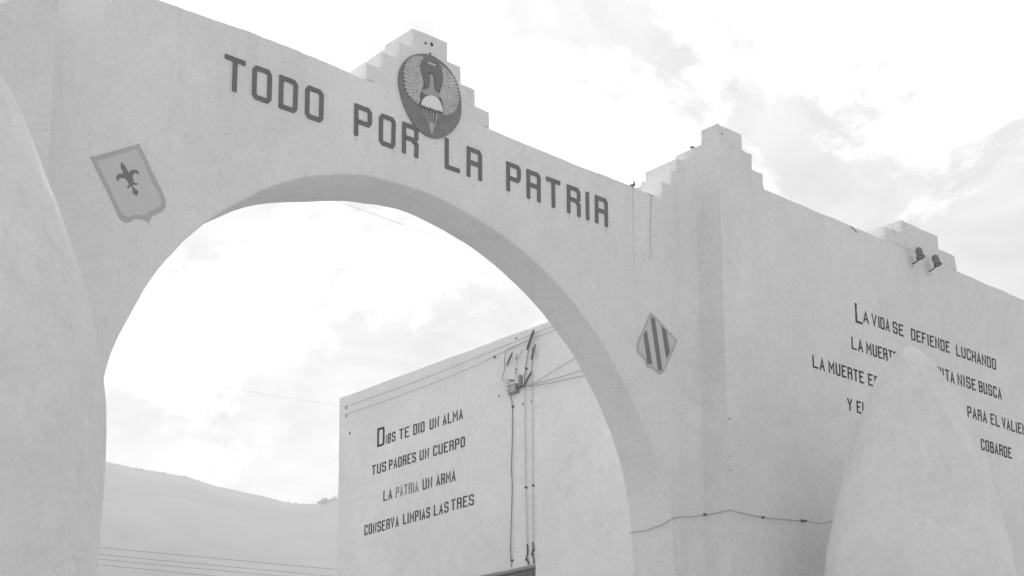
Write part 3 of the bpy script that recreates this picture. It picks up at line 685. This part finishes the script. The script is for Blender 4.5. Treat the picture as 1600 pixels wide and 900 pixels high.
profR = base + [(2.8, 1.11), (3.6, 1.10), (4.3, 1.08), (4.89, 1.015), (5.17, .975), (5.46, .910), (5.83, .828), (6.19, .738), (6.52, .630), (6.70, .560), (6.92, .465), (7.14, .350), (7.32, .220), (7.41, .13), (7.455, .055), (7.465, .004)]
sl = sentry((3.862, 10.103), profL, 'white plastered bullet shaped sentry box at the left edge, nearest to the viewer', 1, 0)
sr = sentry((14.900, 10.103), profR, 'white plastered bullet shaped sentry box in front of the lettered right wall', 2, 180)
for p in ((3.86 + .60, 9.13, 4.68),):
    pass
# small knob on the right box
knob_dir = Vector((14.900, 10.103, 0)).normalized(); side = Vector((-knob_dir.y, knob_dir.x, 0))
kp = Vector((14.900, 10.103, 0)) + side * .60
bm = tube([(kp.x, kp.y, 6.56), (kp.x, kp.y, 6.64), (kp.x, kp.y, 6.68)], [.028, .028, .010], 8)
link('knob', bm, M['box'], sr)

# ------------------------------------------------------------------ building behind the arch
XBF = 14.4
bd = thing('white_building', (17.4, 17.2, 0), 'white flat topped building behind the arch painted DIOS TE DIO UN ALMA', 'building')
bo = [(13.3, 0), (13.3, 9.115), (15.6, 9.122), (17.7, 9.137), (19.3, 9.142), (20.466, 9.148), (20.45, 5), (20.45, 0), (18.9, 0), (18.9, 5.775), (15.834, 5.755), (15.834, 0)]
link('wall', slab(bo, PB, .35, inset=.018, jit=.005, seed=21), M['block'], bd)
bm = box(bmesh.new(), 14.752, 21, 13.3, 20.4, 8.80, 8.95)
link('roof', bm, M['wing'], bd)
bm = box(bmesh.new(), 14.752, 21, 20.1, 20.44, 0, 8.797); link('back_wall', bm, M['block'], bd)
bm = box(bmesh.new(), 20.7, 21, 13.3, 20.097, 0, 8.797); link('side_wall', bm, M['block'], bd)
bm = box(bmesh.new(), 14.752, 20.697, 13.3, 13.6, 0, 8.797); link('front_wall', bm, M['block'], bd)
# recessed tall sheet metal door, built of panels
for k in range(4):
    y0 = 15.84 + k * .765
    bm = bmesh.new(); box(bm, 14.56, 14.60, y0 + .006, y0 + .755, .02, 5.74)
    for q in range(6): box(bm, 14.545, 14.561, y0 + .10 + q * .11, y0 + .14 + q * .11, .05, 5.70)
    link('door_panel', bm, M['door'], bd, smooth=False)
Bd = lambda t, a, b_, z0, z1, mat='text', **k: word(t, PB, a, b_, z0, z1, .026, .0195, M[mat], bd, **k)
link('letter', glyph('D', PB, 19.430, 19.245, 8.120, 8.420, .042, .034, .004, .008), M['text'], bd, smooth=False)
Bd('I', 19.215, 19.185, 8.125, 8.265, 'faded'); Bd('8', 19.165, 19.085, 8.125, 8.28); Bd('S', 19.055, 18.970, 8.125, 8.28)
for t, a, b_ in (('TE', 18.874, 18.625), ('DIO', 18.527, 18.256), ('UN', 18.134, 17.915), ('ALMA', 17.825, 17.361)): Bd(t, a, b_, 8.124, 8.288)
for t, a, b_ in (('TUS', 19.557, 19.197), ('PADRES', 19.124, 18.46), ('UN', 18.368, 18.146), ('CUERPO', 18.047, 17.316)): Bd(t, a, b_, 7.700, 7.856)
for t, a, b_, mt in (('LA', 19.257, 19.037, 'text'), ('PATRIA', 18.949, 18.394, 'faded'), ('UN', 18.294, 18.066, 'text'), ('ARMA', 17.969, 17.526, 'text')): Bd(t, a, b_, 7.236, 7.400, mt)
for t, a, b_, dz in (('CONSERVA', 19.737, 18.863, 0), ('LIMPIAS', 18.761, 18.116, .008), ('LAS', 18.025, 17.685, .016), ('TRES', 17.626, 17.116, .026)): Bd(t, a, b_, 6.780 + dz, 6.942 + dz)
for u, z, r in ((20.268, 8.943, .040), (20.26, 8.806, .036), (20.162, 8.5, .022), (16.189, 9.04, .016), (16.192, 8.589, .014), (16.186, 8.544, .011), (16.566, 8.291, .016), (16.057, 8.059, .016), (15.876, 8.054, .020)):
    link('bolt_hole', dome(bmesh.new(), PB, u, z, r, 0, h=.006), M['hole'] if r < .03 else M['crack'], bd)

# ------------------------------------------------------------------ wires and fittings on the building
def bpt(u, z, off): return (XBF - off, u, z)
def wallcable(name, pts, r, mat, label, cat, off=.02, clips=(), spl=4, group=None, clipmat='metal', clipr=1.0):
    t = thing(name, bpt(pts[-1][0], pts[-1][1], off), label, cat, group)
    link('cable_run', tube([bpt(u, z, off) for u, z in pts], r, 6, spl=spl), M[mat], t)
    for u, z in clips:
        link('clip', dome(bmesh.new(), PB, u, z, .018 * clipr, off - .004, 8, h=r * 1.6), M[clipmat], t)
    return t
wallcable('service_cable', [(16.321, 8.257), (16.29, 8.184), (16.262, 8.075), (16.262, 7.6), (16.285, 7.2), (16.27, 6.92), (16.30, 6.29), (16.31, 6.05), (16.30, 5.78)], .0065, 'lamp', 'dark service cable running down the building from the junction box', 'cable', clips=[(16.262, 8.06), (16.29, 5.875)])
wallcable('conduit', [(15.990, 8.50), (15.992, 8.2), (15.996, 7.5), (15.992, 6.867), (15.974, 6.2), (15.968, 6.05)], .009, 'conduit', 'pale conduit on the building, middle of the three vertical runs', 'conduit', clips=[(15.98, 8.543), (15.994, 6.85)], clipmat='hole', clipr=1.1)
wallcable('conduit', [(15.845, 8.44), (15.846, 8.2), (15.846, 7.5), (15.848, 6.84), (15.853, 6.2), (15.856, 6.06)], .009, 'conduit', 'pale conduit on the building, rightmost of the three vertical runs', 'conduit', clips=[(15.85, 6.85)], clipmat='hole')
wallcable('cable_tail', [(15.968, 6.05), (15.960, 5.93), (15.985, 5.86), (15.950, 5.80), (15.948, 5.765)], .011, 'metal', 'short dark cable tail on the left above the dark doorway corner', 'cable', clips=[(15.99, 5.84)])
wallcable('cable_tail', [(15.856, 6.06), (15.848, 5.97), (15.87, 5.91), (15.842, 5.83), (15.838, 5.765)], .011, 'metal', 'short dark cable tail on the right above the dark doorway corner', 'cable', clips=[(15.855, 5.95), (15.872, 5.90)])
wallcable('wall_wire', [(20.268, 8.945), (18.5, 8.93), (17.2, 8.955), (15.85, 8.99), (15.2, 9.01), (14.2, 9.03)], .0032, 'cable', 'upper thin wire strung along the top of the far building wall', 'wire', off=.04)
wallcable('wall_wire', [(20.26, 8.81), (18.5, 8.80), (17.2, 8.83), (16.541, 8.88), (15.9, 8.925), (15.3, 8.93), (14.2, 8.95)], .0032, 'cable', 'lower thin wire strung along the top of the far building wall', 'wire', off=.045, clips=[(16.628, 8.875)])
wallcable('loop_wire', [(15.918, 8.926), (16.19, 8.916), (16.359, 8.893), (16.403, 8.779), (16.404, 8.633), (16.457, 8.514), (16.383, 8.446), (16.299, 8.411)], .0045, 'metal', 'looping thin wire from the wall top down to the junction box', 'wire', off=.035)
wallcable('drop_wire', [(15.89, 8.81), (15.93, 8.70), (15.965, 8.55), (15.99, 8.40), (15.99, 8.30)], .008, 'cable', 'thin drop wire left below the longest slanting insulator', 'wire', off=.03)
wallcable('drop_wire', [(15.825, 8.80), (15.815, 8.68), (15.838, 8.55), (15.845, 8.44)], .008, 'cable', 'thin drop wire hanging below the right upper slanting insulator', 'wire', off=.03)
wallcable('drop_wire', [(16.03, 8.83), (16.10, 8.76), (16.17, 8.62), (16.17, 8.45)], .004, 'cable', 'faint hanging wire between the left insulator and the longest insulator', 'wire', off=.03)
for pts, lb in ((([16.111, 8.295], [15.843, 8.268], [15.439, 8.246], [14.99, 8.234], [14.2, 8.22]), 'upper of two near level wires leaving the junction box to the right'),
                (([15.9, 8.262], [15.843, 8.251], [15.44, 8.201], [14.991, 8.165], [14.2, 8.09]), 'lower of two near level wires leaving the junction box to the right'),
                (([15.802, 8.275], [15.438, 8.342], [15.082, 8.41], [14.3, 8.53]), 'thin wire rising to the right from beside the junction box')):
    wallcable('side_wire', [tuple(p) for p in pts], .0042, 'cable', lb, 'wire', off=.05)
def insulator(a, b_, r, label):
    a, b_ = Vector(bpt(*a, .06)), Vector(bpt(*b_, .05)); mid = (a + b_) / 2
    t = thing('insulator', tuple(b_), label, 'insulator', 'slanting rod insulators on the building wall')
    r *= .78; n = 9; path, rad = [], []
    for i in range(n * 2 + 1):
        path.append(a.lerp(b_, i / (n * 2))); rad.append(r * (1.0 if i % 2 else .72))
    rad[0] = rad[-1] = r * .45
    link('rod', tube(path, rad, 8), M['porcelain'], t)
    d = (b_ - a).normalized()
    link('end_cap', tube([a - d * .025, a + d * .012], r * .55, 8), M['metal'], t); link('end_cap', tube([b_ - d * .012, b_ + d * .025], r * .55, 8), M['metal'], t)
insulator((15.769, 9.018), (15.899, 8.813), .030, 'longest dark slanting insulator, nearest the top of the building wall')
insulator((15.739, 8.801), (15.818, 8.656), .021, 'short dark slanting insulator just below the longest one, rightmost')
insulator((16.222, 8.807), (16.329, 8.681), .021, 'dark slanting insulator above and left of the junction box')
insulator((15.825, 8.435), (15.966, 8.304), .023, 'lowest dark slanting insulator, right of the junction box')
insulator((16.111, 8.758), (16.133, 8.715), .010, 'smallest stubby insulator between the left and longest ones')
jb = thing('junction_box', (XBF - .04, 16.2, 8.2), 'small rusty electrical junction box at the head of the cables on the building', 'junction box')
link('housing', box(bmesh.new(), XBF - .07, XBF, 16.13, 16.30, 8.235, 8.36), M['cable'], jb)
link('cover', box(bmesh.new(), XBF - .075, XBF - .071, 16.145, 16.285, 8.25, 8.345), M['crack'], jb)
link('bracket', box(bmesh.new(), XBF - .05, XBF, 16.06, 16.10, 8.29, 8.47), M['cable'], jb)
bm = bmesh.new()
for dz in (0, .055, .11): tube([(XBF - .09, 16.31, 8.30 + dz), (XBF - .09, 16.25, 8.305 + dz)], [.026, .018], 8, bm)
link('spool_insulator', bm, M['pale'], jb)
link('arm', tube([(XBF - .02, 16.22, 8.43), (XBF - .09, 16.31, 8.44)], .009, 6), M['metal'], jb)
link('clamp', tube([(XBF - .05, 16.12, 8.30), (XBF - .06, 15.95, 8.275)], .012, 6), M['metal'], jb)

# ------------------------------------------------------------------ cable sagging across gate and wall
P_ = [(12.80, 12.485, 5.43), (12.86, 12.30, 5.43), (12.925, 12.10, 5.475), (12.95, 11.995, 5.52), (12.99, D - .018, 5.535), (13.05, D - .018, 5.555), (13.12, D - .018, 5.575), (XE + .03, D - .03, 5.585), (XP - .018, D - RFIL, 5.60), (XP - .02, 11.75, 5.592), (XP - .022, YW + .01, 5.590),
      (XP + .01, YW - .022, 5.590), (13.568, YW - .018, 5.586), (13.898, YW - .018, 5.590), (14.352, YW - .018, 5.625), (14.68, YW - .018, 5.655), (14.85, YW - .10, 5.64), (14.9, 11.2, 5.66), (14.93, 11.0, 5.68)]
t = thing('wall_cable', (13.0, 11.98, 5.5), 'thin dark cable strung round the corner from the arch foot to the right sentry box', 'cable')
link('cable_run', tube([(a, b_, z) for a, b_, z in P_], .0040, 6, spl=4), M['cable'], t)
for a, b_, z in ((XP - .015, 11.83, 5.606), (13.90, YW - .018, 5.590), (14.66, YW - .02, 5.655), (14.60, YW - .02, 5.652)):
    link('clip', box(bmesh.new(), a - .011, a + .011, b_ - .014, b_ + .014, z - .009, z + .012), M['metal'], t)

# ------------------------------------------------------------------ floodlights on the wing wall crest
def flood(x, z, label, tilt):
    t = thing('floodlight', (x, YW, z), label, 'floodlight', 'pair of floodlights on the crest of the right wall')
    def mk(bm): 
        bmesh.ops.scale(bm, verts=bm.verts, vec=(.78, .78, .72), space=Matrix.Translation(-Vector((x, YW - .13, z))))
        bmesh.ops.rotate(bm, verts=bm.verts, cent=Vector((x, YW - .13, z)), matrix=Matrix.Rotation(R(tilt), 3, 'Y') @ Matrix.Rotation(R(-14), 3, 'X')); return bm
    # lamp can: open mouth down, ribbed body
    bm = bmesh.new(); Y = YW - .13
    zs = [(-.098, .062), (-.085, .062), (-.02, .057), (.02, .056), (.022, .060), (.045, .060), (.047, .056), (.080, .054), (.10, .040), (.108, .004)]
    rings = []
    for dz, r in zs: rings.append([bm.verts.new((x + r * math.cos(a), Y + r * math.sin(a), z + dz)) for a in [2 * math.pi * k / 16 for k in range(16)]])
    for a, b_ in zip(rings, rings[1:]):
        for k in range(16): j = (k + 1) % 16; bm.faces.new((a[k], a[j], b_[j], b_[k]))
    bm.faces.new(rings[-1]); link('lamp_can', mk(bm), M['lamp'], t, angle=50)
    bm = bmesh.new(); 
    for k in range(16):
        a0, a1 = 2 * math.pi * k / 16, 2 * math.pi * (k + 1) / 16
        vs = []
        for a in (a0, a1):
            for r, dz in ((.060, -.100), (.071, -.100), (.071, -.082), (.060, -.082)): vs.append(bm.verts.new((x + r * math.cos(a), Y + r * math.sin(a), z + dz)))
        for i in range(4): j = (i + 1) % 4; bm.faces.new((vs[i], vs[j], vs[4 + j], vs[4 + i]))
    link('rim', mk(bm), M['metal'], t)
    bm = bmesh.new(); v = [bm.verts.new((x + .058 * math.cos(a), Y + .058 * math.sin(a), z - .088)) for a in [2 * math.pi * k / 16 for k in range(16)]]; bm.faces.new(v)
    link('lens', mk(bm), M['glass'], t, smooth=False)
    link('bracket', tube([(x, Y, z - .08), (x - .01, Y + .07, z - .115), (x - .01, YW - .01, z - .12)], .009, 6, spl=3), M['metal'], t)
    link('wall_plate', box(bmesh.new(), x - .045, x + .035, YW - .018, YW, z - .16, z - .02), M['drip'], t)
flood(17.10, 9.545, 'dark ribbed floodlight on the right wall crest, left one of the pair', 4)
flood(17.475, 9.54, 'dark ribbed floodlight on the right wall crest, right one of the pair', -8)

# ------------------------------------------------------------------ overhead lines
def sagline(p0, p1, sag, r, n=24):
    a, b_ = Vector(p0), Vector(p1)
    return tube([a.lerp(b_, i / n) - Vector((0, 0, sag * 4 * (i / n) * (1 - i / n))) for i in range(n + 1)], r, 5)
for k, (z0, z1, lb) in enumerate(((15.011, 15.565, 'topmost'), (14.718, 15.236, 'second from the top'), (14.518, 15.03, 'third from the top'), (14.291, 14.70, 'lowest'))):
    sl_ = (z1 - z0) / 11.96; x0, x1 = 16, 72
    o = link('power_line', sagline((x0, 60, z0 + (x0 - 30.33) * sl_ + .0), (x1, 60, z0 + (x1 - 30.33) * sl_), .12, .009), M['wire'])
    tag(o, lb + ' of four dark power lines crossing in front of the hazy hill', 'power line', 'power lines in front of the hill')
o = link('overhead_wire', sagline((9.2, 15.0, 9.63), (14.6, 15.0, 9.50), .02, .0022), M['cable']); tag(o, 'thin wire seen high up through the top of the arch opening', 'wire')
o = link('overhead_wire', sagline((14.4, 20.4, 9.0), (-10, 22, 9.4), .35, .0012), M['cable']); tag(o, 'faint thin wire reaching the left corner of the far building', 'wire')

# ------------------------------------------------------------------ haze: one closed box of even, thin air
bm = box(bmesh.new(), -720, 720, -720, 720, -1.6, 142)
hz, nth, bb = base_mat('haze_air', 1)
nth.nodes.remove(bb)
pv = nth.nodes.new('ShaderNodeVolumePrincipled'); pv.inputs['Color'].default_value = (1, 1, 1, 1)
pv.inputs['Density'].default_value = .0011; pv.inputs['Anisotropy'].default_value = .3
nth.links.new(pv.outputs[0], nth.nodes['Material Output'].inputs['Volume'])
o = link('haze', bm, hz, smooth=False); o['kind'] = 'stuff'
